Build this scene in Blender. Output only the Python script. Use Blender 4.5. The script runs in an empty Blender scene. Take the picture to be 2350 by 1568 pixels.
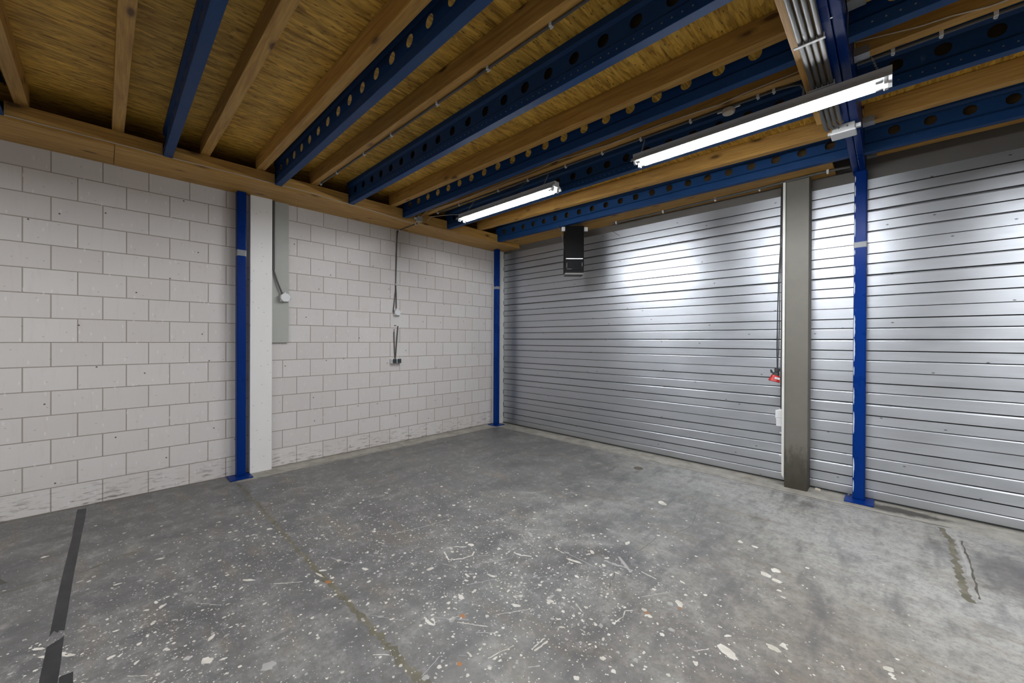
import bpy, bmesh, math, random
from mathutils import Vector, Matrix
rnd = random.Random(11)
S = bpy.context.scene
COL = S.collection
PI = math.pi

# ------------------------------------------------------------------ node helpers
class NT:
    def __init__(s, name):
        s.m = bpy.data.materials.new(name); s.m.use_nodes = True
        s.t = s.m.node_tree; s.t.nodes.clear()
        s.out = s.t.nodes.new('ShaderNodeOutputMaterial')
    def n(s, typ, inp=None, **kw):
        nd = s.t.nodes.new(typ)
        for k, v in kw.items(): setattr(nd, k, v)
        for k, v in (inp or {}).items():
            sk = nd.inputs[k]
            if isinstance(v, bpy.types.NodeSocket): s.t.links.new(v, sk)
            else: sk.default_value = v
        return nd
    def math(s, op, a, b=0.0, c=0.0, clamp=False):
        nd = s.n('ShaderNodeMath', operation=op, use_clamp=clamp)
        for i, v in enumerate((a, b, c)):
            if isinstance(v, bpy.types.NodeSocket): s.t.links.new(v, nd.inputs[i])
            else: nd.inputs[i].default_value = v
        return nd.outputs[0]
    def mix(s, f, a, b, blend='MIX'):
        nd = s.n('ShaderNodeMix', data_type='RGBA', blend_type=blend)
        for i, v in ((0, f), (6, a), (7, b)):
            if isinstance(v, bpy.types.NodeSocket): s.t.links.new(v, nd.inputs[i])
            else: nd.inputs[i].default_value = (*v, 1) if isinstance(v, tuple) and len(v) == 3 else v
        return nd.outputs[2]
    def ramp(s, f, stops):
        nd = s.n('ShaderNodeValToRGB', {'Fac': f})
        cr = nd.color_ramp
        while len(cr.elements) > 1: cr.elements.remove(cr.elements[-1])
        for i, (p, c) in enumerate(stops):
            e = cr.elements[0] if i == 0 else cr.elements.new(p)
            e.position = p
            e.color = (*c, 1) if isinstance(c, tuple) else (c, c, c, 1)
        return nd.outputs['Color']
    def noise(s, vec, scale, detail=4, rough=.55, dist=0.0):
        return s.n('ShaderNodeTexNoise', {'Vector': vec, 'Scale': scale, 'Detail': min(detail, 3.5), 'Roughness': rough, 'Distortion': dist}).outputs[0]
    def map(s, vec, scale=(1,1,1), loc=(0,0,0), rot=(0,0,0)):
        return s.n('ShaderNodeMapping', {'Vector': vec, 'Scale': scale, 'Location': loc, 'Rotation': rot}).outputs[0]
    def coord(s, k='Object'):
        return s.n('ShaderNodeTexCoord').outputs[k]
    def xyz(s, v):
        nd = s.n('ShaderNodeSeparateXYZ', {'Vector': v}); return nd.outputs[0], nd.outputs[1], nd.outputs[2]
    def bump(s, h, st=.3, d=.005, normal=None):
        i = {'Height': h, 'Strength': st, 'Distance': d}
        if normal is not None: i['Normal'] = normal
        return s.n('ShaderNodeBump', i).outputs[0]
    def bsdf(s, base, rough=.5, metal=0.0, normal=None, **kw):
        nd = s.n('ShaderNodeBsdfPrincipled')
        def put(k, v):
            sk = nd.inputs[k]
            if isinstance(v, bpy.types.NodeSocket): s.t.links.new(v, sk)
            else: sk.default_value = (*v, 1) if isinstance(v, tuple) and len(v) == 3 else v
        put('Base Color', base); put('Roughness', rough); put('Metallic', metal)
        if normal is not None: put('Normal', normal)
        for k, v in kw.items(): put(k.replace('_', ' '), v)
        s.t.links.new(nd.outputs[0], s.out.inputs[0])
        return s.m
    def rand(s):
        return s.n('ShaderNodeObjectInfo').outputs['Random']
    def off(s, vec):
        r = s.math('MULTIPLY', s.rand(), 37.0)
        return s.n('ShaderNodeVectorMath', {0: vec, 1: s.n('ShaderNodeCombineXYZ', {0: r, 1: r, 2: r}).outputs[0]}, operation='ADD').outputs[0]

def plain(name, col, rough=.5, metal=0.0, var=.12, scale=25, spec=.5):
    t = NT(name); v = t.coord()
    f = t.noise(v, scale, 4)
    c = t.mix(f, tuple(x*(1-var) for x in col), tuple(min(1, x*(1+var)) for x in col))
    return t.bsdf(c, rough, metal, Specular_IOR_Level=spec)

def mat_brick():
    t = NT('painted_block_wall')
    uv = t.coord('UV'); ob = t.coord()
    br = t.n('ShaderNodeTexBrick', {'Vector': uv, 'Color1': (.685,.645,.632,1), 'Color2': (.735,.71,.70,1), 'Mortar': (.33,.28,.235,1),
             'Scale': 1.0, 'Mortar Size': .0042, 'Mortar Smooth': .25, 'Bias': 0.0, 'Brick Width': .3245, 'Row Height': .2194}, offset=.5)
    col = br.outputs['Color']
    big = t.noise(ob, 1.3, 3)
    col = t.mix(t.math('MULTIPLY', big, .30), col, (.60,.56,.53))
    # vertical smears and small scuffs
    sm = t.noise(t.map(ob, (14, 14, 2.2)), 2.0, 5, .65)
    col = t.mix(t.ramp(sm, [(.55, 0.0), (.8, .28)]), col, (.55,.49,.45))
    x, y, z = t.xyz(ob)
    low = t.ramp(z, [(0.0, 1.0), (.05, .85), (.20, .25), (.34, 0.0)])
    sc = t.noise(t.map(ob, (9, 3.2, 20)), 2.2, 6, .7)
    dirt = t.math('MULTIPLY', low, t.ramp(sc, [(.53, 0.0), (.66, .95)]))
    col = t.mix(dirt, col, (.16,.145,.13))
    # drill holes and dark specks
    yz = t.n('ShaderNodeCombineXYZ', {0: y, 1: z, 2: 0.0}).outputs[0]
    vo = t.n('ShaderNodeTexVoronoi', {'Vector': yz, 'Scale': 1.9, 'Randomness': 1.0}, voronoi_dimensions='2D').outputs['Distance']
    col = t.mix(t.ramp(vo, [(.010, .9), (.016, 0.0)]), col, (.04,.03,.028))
    vo2 = t.n('ShaderNodeTexVoronoi', {'Vector': t.map(yz, (1.0,1.7,1), (3.3,1.7,0)), 'Scale': 3.6}, voronoi_dimensions='2D').outputs['Distance']
    col = t.mix(t.ramp(vo2, [(.012, .55), (.030, 0.0)]), col, (.30,.25,.21))
    vo3 = t.n('ShaderNodeTexVoronoi', {'Vector': t.map(yz, (3.0,1.0,1), (1.1,4.7,0)), 'Scale': 3.0}, voronoi_dimensions='2D').outputs['Distance']
    col = t.mix(t.ramp(vo3, [(.02, .5), (.07, 0.0)]), col, (.86,.85,.84))
    st = t.noise(t.map(ob, loc=(5, 2, 1)), 2.1, 2)
    col = t.mix(t.ramp(st, [(.68, 0.0), (.80, .22)]), col, (.52,.38,.26))
    inv = t.math('SUBTRACT', 1.0, br.outputs['Fac'])
    b1 = t.bump(inv, .9, .006)
    b2 = t.bump(t.noise(ob, 60, 5, .7), .10, .003, b1)
    return t.bsdf(col, .7, 0, b2)

def mat_floor():
    t = NT('worn_concrete')
    ob = t.coord(); x, y, z = t.xyz(ob)
    n1 = t.noise(ob, .55, 4, .6); n2 = t.noise(t.map(ob, (1,1,1), (4,9,0)), 2.3, 7, .65, .4); n3 = t.noise(ob, 38, 6, .75)
    c = t.ramp(n2, [(.28, (.085,.085,.088)), (.42, (.150,.149,.149)), (.56, (.222,.220,.214)), (.75, (.34,.333,.318))])
    # brown worn zone towards the right, pale zone beside the doors
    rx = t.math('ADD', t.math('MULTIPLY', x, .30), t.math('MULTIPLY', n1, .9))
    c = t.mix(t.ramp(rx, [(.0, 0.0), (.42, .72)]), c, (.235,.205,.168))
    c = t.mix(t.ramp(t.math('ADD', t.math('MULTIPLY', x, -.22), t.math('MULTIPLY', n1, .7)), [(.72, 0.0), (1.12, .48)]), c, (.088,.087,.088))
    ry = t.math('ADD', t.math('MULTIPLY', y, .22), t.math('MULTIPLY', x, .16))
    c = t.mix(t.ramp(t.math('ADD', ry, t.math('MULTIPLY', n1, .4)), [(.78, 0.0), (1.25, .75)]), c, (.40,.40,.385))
    # brown and dark streak patches
    st = t.noise(t.map(ob, (1.0, 3.6, 1), (0,0,0), (0,0,.5)), 1.6, 6, .65)
    c = t.mix(t.ramp(st, [(.52, 0.0), (.70, .5)]), c, (.20,.165,.12))
    st2 = t.noise(t.map(ob, (3.0, .9, 1), (7,2,0), (0,0,.25)), 1.7, 6, .7)
    c = t.mix(t.ramp(st2, [(.50, 0.0), (.66, .62)]), c, (.075,.075,.078))
    n4 = t.noise(t.map(ob, (1,1,1), (2,6,0)), 9, 7, .72)
    c = t.mix(t.ramp(n4, [(.30, .55), (.54, 0.0)]), c, (.10,.097,.094))
    c = t.mix(t.ramp(n4, [(.54, 0.0), (.70, .35)]), c, (.40,.39,.37))
    c = t.mix(t.ramp(n3, [(.36, .45), (.5, 0.0)]), c, (.10,.095,.09))
    c = t.mix(t.ramp(n3, [(.58, 0.0), (.72, .35)]), c, (.42,.41,.40))
    # pale speckle of very fine paint mist
    mist = t.n('ShaderNodeTexVoronoi', {'Vector': ob, 'Scale': 52.0}).outputs['Distance']
    zone = t.noise(t.map(ob, loc=(1.2,3.1,0)), 1.1, 3)
    zf = t.math('MULTIPLY', t.ramp(zone, [(.40, 0.0), (.58, 1.0)]), t.ramp(t.math('ADD', y, t.math('MULTIPLY', x, .35)), [(.2/4, 1.0), (2.6/4, 0.0)]))
    c = t.mix(t.math('MULTIPLY', t.ramp(mist, [(.10, .75), (.17, 0.0)]), zf), c, (.60,.58,.55))
    # raised paler ledge along the left wall and the doors
    wob = t.math('MULTIPLY', t.math('SUBTRACT', t.noise(ob, 3.0, 4), .5), .05)
    lx = t.math('MULTIPLY', t.math('LESS_THAN', t.math('ADD', x, wob), -5.15), t.math('GREATER_THAN', y, 1.02))
    ly = t.math('GREATER_THAN', t.math('ADD', y, wob), 4.965)
    led = t.math('MAXIMUM', lx, ly)
    c = t.mix(t.math('MULTIPLY', led, .72), c, t.ramp(t.noise(ob, 5, 6, .7), [(.3, (.20,.185,.15)), (.55, (.40,.375,.32)), (.75, (.52,.50,.45))]))
    # wet oily patch against the right door and black stain
    dx = t.math('SUBTRACT', x, .03); dy = t.math('SUBTRACT', y, 5.14)
    d1 = t.math('SQRT', t.math('ADD', t.math('POWER', t.math('MULTIPLY', dx, 2.5), 2.0), t.math('POWER', t.math('MULTIPLY', dy, 9.0), 2.0)))
    d1 = t.math('ADD', d1, t.math('MULTIPLY', t.math('SUBTRACT', t.noise(ob, 9, 5, .7), .5), 1.3))
    c = t.mix(t.ramp(d1, [(.55, .92), (1.0, 0.0)]), c, (.035,.03,.024))
    ex = t.math('SUBTRACT', x, .62); ey = t.math('SUBTRACT', y, 4.25)
    d2 = t.math('SQRT', t.math('ADD', t.math('POWER', t.math('MULTIPLY', ex, 4.0), 2.0), t.math('POWER', t.math('MULTIPLY', ey, 1.9), 2.0)))
    d2 = t.math('ADD', d2, t.math('MULTIPLY', t.math('SUBTRACT', t.noise(ob, 6, 5, .7), .5), 1.5))
    c = t.mix(t.ramp(d2, [(.45, .7), (1.0, 0.0)]), c, (.085,.078,.08))
    # dark brown line where floor meets wall and doors
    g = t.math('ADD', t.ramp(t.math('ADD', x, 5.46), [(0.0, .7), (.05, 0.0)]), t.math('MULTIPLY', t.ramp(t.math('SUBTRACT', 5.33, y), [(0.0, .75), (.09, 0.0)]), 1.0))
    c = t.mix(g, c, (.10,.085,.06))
    r = t.ramp(n2, [(.3, .36), (.7, .58)])
    b = t.bump(t.noise(ob, 25, 6, .7), .12, .004)
    return t.bsdf(c, r, 0, b, Specular_IOR_Level=.42)

def mat_joint():
    t = NT('olive_joint_filler'); ob = t.coord()
    c = t.ramp(t.noise(ob, 7, 6, .7), [(.3, (.07,.066,.048)), (.5, (.125,.113,.075)), (.7, (.18,.165,.13))])
    return t.bsdf(c, .5)
def mat_crack():
    return plain('dark_crack', (.085,.078,.066), .8)
def mat_paint():
    t = NT('spilled_paint'); ob = t.coord()
    c = t.ramp(t.noise(ob, 9, 3), [(.35, (.50,.47,.41)), (.6, (.68,.66,.61))])
    return t.bsdf(c, .55)
def mat_paint_dim():
    return plain('worn_paint_marks', (.36,.35,.34), .6, 0, .3, 12)
def mat_rust():
    return plain('rusty_stain', (.33,.15,.06), .7, 0, .3, 40)

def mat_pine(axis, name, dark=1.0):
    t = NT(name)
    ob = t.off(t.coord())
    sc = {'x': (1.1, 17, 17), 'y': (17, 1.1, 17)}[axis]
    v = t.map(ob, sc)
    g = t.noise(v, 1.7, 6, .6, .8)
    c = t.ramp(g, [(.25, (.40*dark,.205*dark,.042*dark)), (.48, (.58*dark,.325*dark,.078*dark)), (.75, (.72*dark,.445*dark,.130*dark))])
    fine = t.noise(t.map(ob, {'x': (3, 90, 90), 'y': (90, 3, 90)}[axis]), 1.5, 3, .6)
    c = t.mix(t.ramp(fine, [(.4, .28), (.6, 0.0)]), c, (.26*dark,.135*dark,.045*dark))
    ks = {'x': (1.0, 2.6, 2.6), 'y': (2.6, 1.0, 2.6)}[axis]
    kd = t.n('ShaderNodeTexVoronoi', {'Vector': t.map(ob, ks), 'Scale': 2.3}).outputs['Distance']
    kd = t.math('ADD', kd, t.math('MULTIPLY', t.math('SUBTRACT', t.noise(ob, 30, 2), .5), .05))
    c = t.mix(t.ramp(kd, [(.075, .9), (.12, .35), (.19, 0.0)]), c, (.085,.035,.010))
    h = t.noise(ob, 1.1, 2)
    c = t.mix(t.ramp(h, [(.4, 0.0), (.75, .3)]), c, (.34*dark,.21*dark,.09*dark))
    return t.bsdf(c, .62, 0, t.bump(g, .12, .003))

def mat_osb():
    t = NT('osb_sheathing')
    ob = t.coord()
    vor = t.n('ShaderNodeTexVoronoi', {'Vector': t.map(ob, (1.4, .30, 1)), 'Scale': 20.0, 'Randomness': 1.0}).outputs['Color']
    sep = t.n('ShaderNodeSeparateColor', {'Color': vor})
    layers = []
    for a, lo in ((.0, 0), (.32, 3), (-.28, 7), (.9, 11)):
        layers.append(t.noise(t.map(ob, (44, 5.5, 1), (lo, lo, 0), (0, 0, a)), 1.0, 4, .6, .5))
    s1 = t.math('GREATER_THAN', sep.outputs[0], .42); s2 = t.math('GREATER_THAN', sep.outputs[0], .70); s3 = t.math('GREATER_THAN', sep.outputs[0], .92)
    def pick(f, a, b):
        nd = t.n('ShaderNodeMix', {0: f, 2: a, 3: b}); return nd.outputs[0]
    f = pick(s3, pick(s2, pick(s1, layers[0], layers[1]), layers[2]), layers[3])
    c = t.ramp(f, [(.26, (.16,.080,.008)), (.40, (.47,.265,.034)), (.54, (.70,.43,.068)), (.76, (.90,.62,.15))])
    tint = t.mix(sep.outputs[1], (.78,.74,.70), (1.12,1.08,1.0))
    c = t.mix(1.0, c, tint, 'MULTIPLY')
    chips = t.n('ShaderNodeTexVoronoi', {'Vector': t.map(ob, (2.2, .7, 1), (0,0,0), (0,0,.25)), 'Scale': 16.0}).outputs['Distance']
    c = t.mix(t.ramp(chips, [(.09, .85), (.19, 0.0)]), c, (.09,.042,.006))
    return t.bsdf(c, .6, 0, t.bump(f, .25, .004))

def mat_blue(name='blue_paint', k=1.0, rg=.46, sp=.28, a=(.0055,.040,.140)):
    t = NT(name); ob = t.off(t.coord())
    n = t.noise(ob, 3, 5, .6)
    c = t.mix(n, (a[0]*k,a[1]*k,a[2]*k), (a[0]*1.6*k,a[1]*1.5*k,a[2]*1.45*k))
    wear = t.noise(t.map(ob, (9, 9, 2)), 3, 6, .7)
    c = t.mix(t.ramp(wear, [(.68, 0.0), (.76, .5)]), c, (.10,.16,.30))
    return t.bsdf(c, t.ramp(n, [(.3, rg), (.7, rg+.14)]), 0, t.bump(t.noise(ob, 14, 3), .06, .003), Specular_IOR_Level=sp)

def mat_shutter():
    t = NT('brushed_aluminium'); ob = t.coord()
    n = t.noise(t.map(ob, (1.2, 1.2, 4)), 1.6, 5, .6)
    c = t.mix(n, (.455,.478,.515), (.575,.598,.64))
    fine = t.noise(t.map(ob, (2, 2, 120)), 1.0, 3)
    c = t.mix(t.ramp(fine, [(.4, .16), (.6, 0.0)]), c, (.40,.42,.45))
    sp = t.n('ShaderNodeTexVoronoi', {'Vector': t.n('ShaderNodeCombineXYZ', {0: t.xyz(ob)[0], 1: t.math('MULTIPLY', t.xyz(ob)[2], 2.0), 2: 0.0}).outputs[0], 'Scale': 1.5}, voronoi_dimensions='2D').outputs['Distance']
    c = t.mix(t.ramp(sp, [(.010, .8), (.02, 0.0)]), c, (.06,.06,.07))
    x, y, z = t.xyz(ob)
    c = t.mix(t.ramp(z, [(0.0, .5), (.12, 0.0)]), c, (.36,.36,.35))
    wav = t.noise(t.map(ob, (.9, 1, 1.6)), 2.2, 3)
    r = t.ramp(n, [(.3, .36), (.7, .45)])
    tg = t.n('ShaderNodeTangent', direction_type='UV_MAP', uv_map='UVMap').outputs[0]
    return t.bsdf(c, r, .85, t.bump(wav, .20, .010), Anisotropic=.72, Anisotropic_Rotation=.25, Tangent=tg)

def mat_column():
    t = NT('beige_grey_column'); ob = t.coord(); x, y, z = t.xyz(ob)
    c = t.mix(t.noise(ob, 6, 5, .6), (.130,.122,.102), (.165,.156,.132))
    g = t.math('ADD', z, t.math('MULTIPLY', t.math('SUBTRACT', t.noise(t.map(ob, (9,9,4)), 2, 6, .7), .5), .5))
    c = t.mix(t.ramp(g, [(.06, .95), (.30, .7), (.46, 0.0)]), c, (.036,.031,.021))
    return t.bsdf(c, .6)

def mat_white_board():
    t = NT('white_painted_board'); ob = t.coord()
    c = t.mix(t.noise(t.map(ob, (2,2,.6)), 2.5, 4), (.83,.815,.80), (.90,.89,.88))
    vo = t.n('ShaderNodeTexVoronoi', {'Vector': t.n('ShaderNodeCombineXYZ', {0: t.xyz(ob)[1], 1: t.xyz(ob)[2], 2: 0.0}).outputs[0], 'Scale': 6.5}, voronoi_dimensions='2D').outputs['Distance']
    c = t.mix(t.ramp(vo, [(.022, .75), (.036, 0.0)]), c, (.28,.26,.24))
    return t.bsdf(c, .55)

def mat_emit(name, col, st):
    t = NT(name)
    e = t.n('ShaderNodeEmission', {'Color': (*col, 1), 'Strength': st})
    t.t.links.new(e.outputs[0], t.out.inputs[0]); return t.m

def mat_tape():
    t = NT('black_floor_tape'); ob = t.coord()
    c = t.ramp(t.noise(ob, 5, 6, .7), [(.35, (.012,.012,.015)), (.7, (.032,.031,.033))])
    return t.bsdf(c, .45)

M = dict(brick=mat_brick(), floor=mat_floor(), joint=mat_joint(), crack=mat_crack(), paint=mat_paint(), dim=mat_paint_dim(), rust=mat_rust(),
    pinex=mat_pine('x', 'pine_joist'), piney=mat_pine('y', 'pine_plank'), pineshade=mat_pine('x', 'pine_shaded', .2), osb=mat_osb(), blue=mat_blue(), blue2=mat_blue('blue_post_paint', 1.45, .24, .09, (.0006,.0135,.095)), blueshade=mat_blue('blue_paint_shaded', .22, .7, .1),  # shaded copies of pine and blue paint, shade mixed into the colour
    shutter=mat_shutter(), column=mat_column(), white=mat_white_board(),
    panel=plain('grey_green_panel', (.42,.43,.40), .6, 0, .06, 8), plaster=plain('far_wall_plaster', (.55,.53,.50), .8),
    wplastic=plain('white_plastic', (.75,.76,.77), .4, 0, .04), wtrim=plain('white_trim_paint', (.68,.68,.65), .5, 0, .06),
    gplastic=plain('grey_plastic', (.42,.42,.41), .45, 0, .06), conduit=plain('grey_conduit', (.085,.083,.08), .45, 0, .08), darkpipe=plain('dark_grey_conduit', (.085,.083,.078), .5, 0, .1),
    grooveshade=plain('dark_groove_shade', (.03,.03,.033), .6), black=plain('black_enamel', (.0035,.0035,.004), .6, 0, .1, 25, .12), blackrub=plain('black_rubber', (.018,.020,.022), .5), cover=plain('dark_socket_flap', (.03,.04,.042), .45),  # door groove interiors: shade put into a dark colour
    red=plain('red_plastic', (.42,.012,.012), .38, 0, .1), galv=plain('galvanised_steel', (.42,.43,.44), .45, .6, .15, 60), tapeband=plain('grey_adhesive_tape', (.22,.235,.25), .45, 0, .2, 30),
    lampwhite=plain('white_lamp_housing', (.72,.73,.74), .4, 0, .03), lampgrey=plain('grey_lamp_housing', (.62,.625,.63), .45, 0, .04), lintel=plain('brown_grey_lintel', (.13,.12,.11), .55, .2, .1, 4), cream=plain('cream_cable', (.62,.53,.42), .5, 0, .05), silver=plain('silver_strip', (.55,.56,.58), .35, .3, .03), edge=plain('dull_metal_edge', (.16,.165,.17), .4, .3, .05),
    tube=mat_emit('lit_tube', (.95,.975,1.0), 155.0), tape=mat_tape(), iron=plain('rusty_iron', (.10,.085,.065), .7), scrap=plain('pale_chip', (.62,.55,.47), .8), rivet=plain('bright_rivet', (.30,.33,.38), .4, .5))

# ------------------------------------------------------------------ mesh helpers
class MB:
    def __init__(s): s.v = []; s.f = []; s.mi = []; s.uv = {}
    def add(s, vs, fs, mi=0):
        b = len(s.v); s.v += [tuple(v) for v in vs]
        for f in fs: s.f.append([b+i for i in f]); s.mi.append(mi)
        return s
    def box(s, a, b, mi=0):
        (x0,y0,z0),(x1,y1,z1) = a, b
        return s.add([(x0,y0,z0),(x1,y0,z0),(x1,y1,z0),(x0,y1,z0),(x0,y0,z1),(x1,y0,z1),(x1,y1,z1),(x0,y1,z1)],
                     [(3,2,1,0),(4,5,6,7),(0,1,5,4),(1,2,6,5),(2,3,7,6),(3,0,4,7)], mi)
    def hexa(s, p, mi=0):  # eight points, bottom ring then top ring
        return s.add(p, [(3,2,1,0),(4,5,6,7),(0,1,5,4),(1,2,6,5),(2,3,7,6),(3,0,4,7)], mi)
    def prism(s, ring0, ring1, mi=0, caps=True):
        n = len(ring0)
        fs = [(i, (i+1) % n, n+(i+1) % n, n+i) for i in range(n)]
        if caps: fs += [tuple(range(n))[::-1], tuple(range(n, 2*n))]
        return s.add(list(ring0)+list(ring1), fs, mi)
    def tube(s, pts, r, n=10, mi=0, caps=True):
        P = [Vector(p) for p in pts]; rings = []
        up = Vector((0,0,1))
        for i, p in enumerate(P):
            d = (P[min(i+1, len(P)-1)] - P[max(i-1, 0)]).normalized()
            a = d.cross(up)
            if a.length < .05: a = d.cross(Vector((0,1,0)))
            a.normalize(); b = d.cross(a)
            rr = r[i] if isinstance(r, (list, tuple)) else r
            rings.append([p + (a*math.cos(t)+b*math.sin(t))*rr for t in (2*PI*k/n for k in range(n))])
        b0 = len(s.v)
        for R in rings: s.v += [tuple(q) for q in R]
        for i in range(len(rings)-1):
            for k in range(n):
                s.f.append([b0+i*n+k, b0+i*n+(k+1) % n, b0+(i+1)*n+(k+1) % n, b0+(i+1)*n+k]); s.mi.append(mi)
        if caps:
            s.f.append([b0+k for k in range(n)][::-1]); s.mi.append(mi)
            s.f.append([b0+(len(rings)-1)*n+k for k in range(n)]); s.mi.append(mi)
        return s
    def lathe(s, c, axis, prof, n=20, mi=0):
        axis = Vector(axis).normalized(); c = Vector(c)
        return s.tube([c+axis*h for h, r in prof], [max(r, .0004) for h, r in prof], n, mi)
    def poly(s, pts, mi=0): return s.add(pts, [tuple(range(len(pts)))], mi)
    def build(s, name, mats, parent=None, origin=None, smooth=False, bevel=0, fixn=True):
        o0 = Vector(origin) if origin is not None else Vector((0,0,0))
        if origin is None and parent is None:
            n = len(s.v); o0 = Vector((sum(v[0] for v in s.v)/n, sum(v[1] for v in s.v)/n, min(v[2] for v in s.v)))
        pl = Vector(parent['_o']) if parent is not None and '_o' in parent else Vector((0,0,0))
        if parent is not None and origin is None: o0 = pl
        me = bpy.data.meshes.new(name)
        me.from_pydata([tuple(Vector(v)-o0) for v in s.v], [], s.f)
        mats = mats if isinstance(mats, (list, tuple)) else [mats]
        for m in mats: me.materials.append(m)
        me.polygons.foreach_set('material_index', s.mi)
        me.update()
        if fixn:
            bm = bmesh.new(); bm.from_mesh(me); bmesh.ops.recalc_face_normals(bm, faces=bm.faces); bm.to_mesh(me); bm.free()
        if smooth:
            me.polygons.foreach_set('use_smooth', [True]*len(me.polygons))
            if hasattr(me, 'set_sharp_from_angle'): me.set_sharp_from_angle(angle=math.radians(40))
        o = bpy.data.objects.new(name, me); COL.objects.link(o)
        if parent is not None:
            o.parent = parent; o.location = o0 - pl
        else: o.location = o0
        if bevel:
            b = o.modifiers.new('bevel', 'BEVEL'); b.width = bevel; b.segments = 2; b.limit_method = 'ANGLE'
        return o

def tag(o, label=None, cat=None, group=None, kind=None):
    if label: o['label'] = label
    if cat: o['category'] = cat
    if group: o['group'] = group
    if kind: o['kind'] = kind
    return o
def thing(name, label, cat, loc, group=None):
    o = bpy.data.objects.new(name, None); COL.objects.link(o)
    o.location = loc; o.empty_display_size = .05
    o['_o'] = list(loc)
    return tag(o, label, cat, group)
def struct(o): o['kind'] = 'structure'; return o
def copy_tree(o, dloc):
    c = o.copy(); COL.objects.link(c); c.location = Vector(o.location) + Vector(dloc)
    for ch in list(o.children):
        d = ch.copy(); COL.objects.link(d); d.parent = c
        for g in list(ch.children):
            e = g.copy(); COL.objects.link(e); e.parent = d
    return c

# ------------------------------------------------------------------ key dimensions (metres)
XL, YS = -5.46, 5.31          # left wall plane, roller door plane
ZP, ZB, ZJ, ZO = 3.262, 3.287, 3.405, 3.56   # plank underside, steel underside, joist underside, OSB underside
XF = -4.921                   # front of the bearing plank
XG0, XG1 = -.285, -.185       # main girder
XR, YB = 4.2, -4.2            # unseen right and rear walls

# ------------------------------------------------------------------ floor
def blob(mb, cx, cy, rx, ry, rot, mi, z, n=9, jag=.28):
    pts = []
    for k in range(n):
        a = 2*PI*k/n; q = 1 + rnd.uniform(-jag, jag)
        px, py = rx*q*math.cos(a), ry*q*math.sin(a)
        pts.append((cx+px*math.cos(rot)-py*math.sin(rot), cy+px*math.sin(rot)+py*math.cos(rot), z))
    mb.poly(pts, mi)
def ribbon(mb, pts, w, mi, z, jag=.4, step=.06, wob=0.0):
    P = []
    for (a, b) in zip(pts, pts[1:]):
        L = math.hypot(b[0]-a[0], b[1]-a[1]); m = max(1, int(L/step))
        for i in range(m): P.append((a[0]+(b[0]-a[0])*i/m, a[1]+(b[1]-a[1])*i/m))
    P.append(pts[-1]); prev = None
    for i, p in enumerate(P):
        q = P[min(i+1, len(P)-1)]; r = P[max(i-1, 0)]
        dx, dy = q[0]-r[0], q[1]-r[1]; L = math.hypot(dx, dy) or 1
        nx, ny = -dy/L, dx/L
        o = rnd.uniform(-wob, wob); w1 = w*(1+rnd.uniform(-jag, jag))/2; w2 = w*(1+rnd.uniform(-jag, jag))/2
        cur = ((p[0]+nx*(w1+o), p[1]+ny*(w1+o), z), (p[0]-nx*(w2-o), p[1]-ny*(w2-o), z))
        if prev: mb.add([prev[0], prev[1], cur[1], cur[0]], [(0,1,2,3)], mi)
        prev = cur
fl = MB()
fl.add([(XL-.1,YB,0),(XR,YB,0),(XR,YS+.15,0),(XL-.1,YS+.15,0)], [(0,1,2,3)], 0)
ZF = .0006
# control joint running out from the left post
ribbon(fl, [(-5.13,1.008),(-4.4,1.02),(-3.7,1.008),(-2.72,1.004)], .027, 1, ZF, .75, .022, .008)
ribbon(fl, [(-2.72,1.006),(-2.4,1.012),(-2.0,1.014),(-1.5,1.015)], .036, 1, ZF, .7, .022, .007)
ribbon(fl, [(-1.5,1.015),(-.6,1.02),(1.6,1.02),(4.1,1.02)], .04, 1, ZF, .5, .05, .006)
# short stained joint before the right door
ribbon(fl, [(.31,4.93),(.347,4.687),(.345,4.361),(.344,4.012),(.343,3.76),(.36,3.64)], .038, 1, ZF, .55, .03, .008)
ribbon(fl, [(.385,4.86),(.393,4.5),(.398,4.26),(.392,4.05)], .018, 4, ZF, .5, .04, .003)
ribbon(fl, [(.41,4.72),(.415,4.30),(.405,3.95),(.40,3.72)], .010, 2, ZF, .7, .04, .004)
# cracks of the paler ledge
ribbon(fl, [(-5.145,1.2),(-5.15,1.42),(-5.19,2.3),(-5.18,2.9),(-5.135,4.0),(-5.11,4.97)], .011, 2, ZF, .9, .04, .010)
ribbon(fl, [(-5.08,4.966),(-4.2,4.968),(-3.69,4.967),(-2.2,4.97),(-1.2,4.966),(-.6,4.945),(.16,4.966),(.38,4.977)], .010, 2, ZF, .8, .05, .006)
ribbon(fl, [(-3.9,4.94),(-2.2,4.945),(-1.2,4.94),(-.5,4.93),(.36,4.95)], .010, 4, ZF, .8, .05, .004)
ribbon(fl, [(-1.2,4.905),(-.6,4.90),(-.1,4.91)], .006, 2, ZF, .8, .06, .004)
# hairline cracks
ribbon(fl, [(-3.93,-.46),(-3.947,-.343),(-3.949,-.216),(-3.914,-.079),(-3.999,.047),(-4.006,.136),(-4.01,.19)], .012, 1, ZF, .9, .03, .006)
ribbon(fl, [(-4.24,-.49),(-4.08,-.45)], .035, 2, ZF, .9, .03, .01)
for pts in ([(-1.343,3.066),(-1.345,2.859),(-1.366,2.665),(-1.325,2.521),(-1.343,2.43),(-1.313,2.298),(-1.273,2.229),(-1.309,2.113)], [(-1.30,3.9),(-1.228,3.556),(-1.216,3.417),(-1.253,3.29)], [(-1.366,1.784),(-1.335,1.717)]):
    ribbon(fl, pts, .003, 2, ZF, .9, .03, .006)
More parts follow.
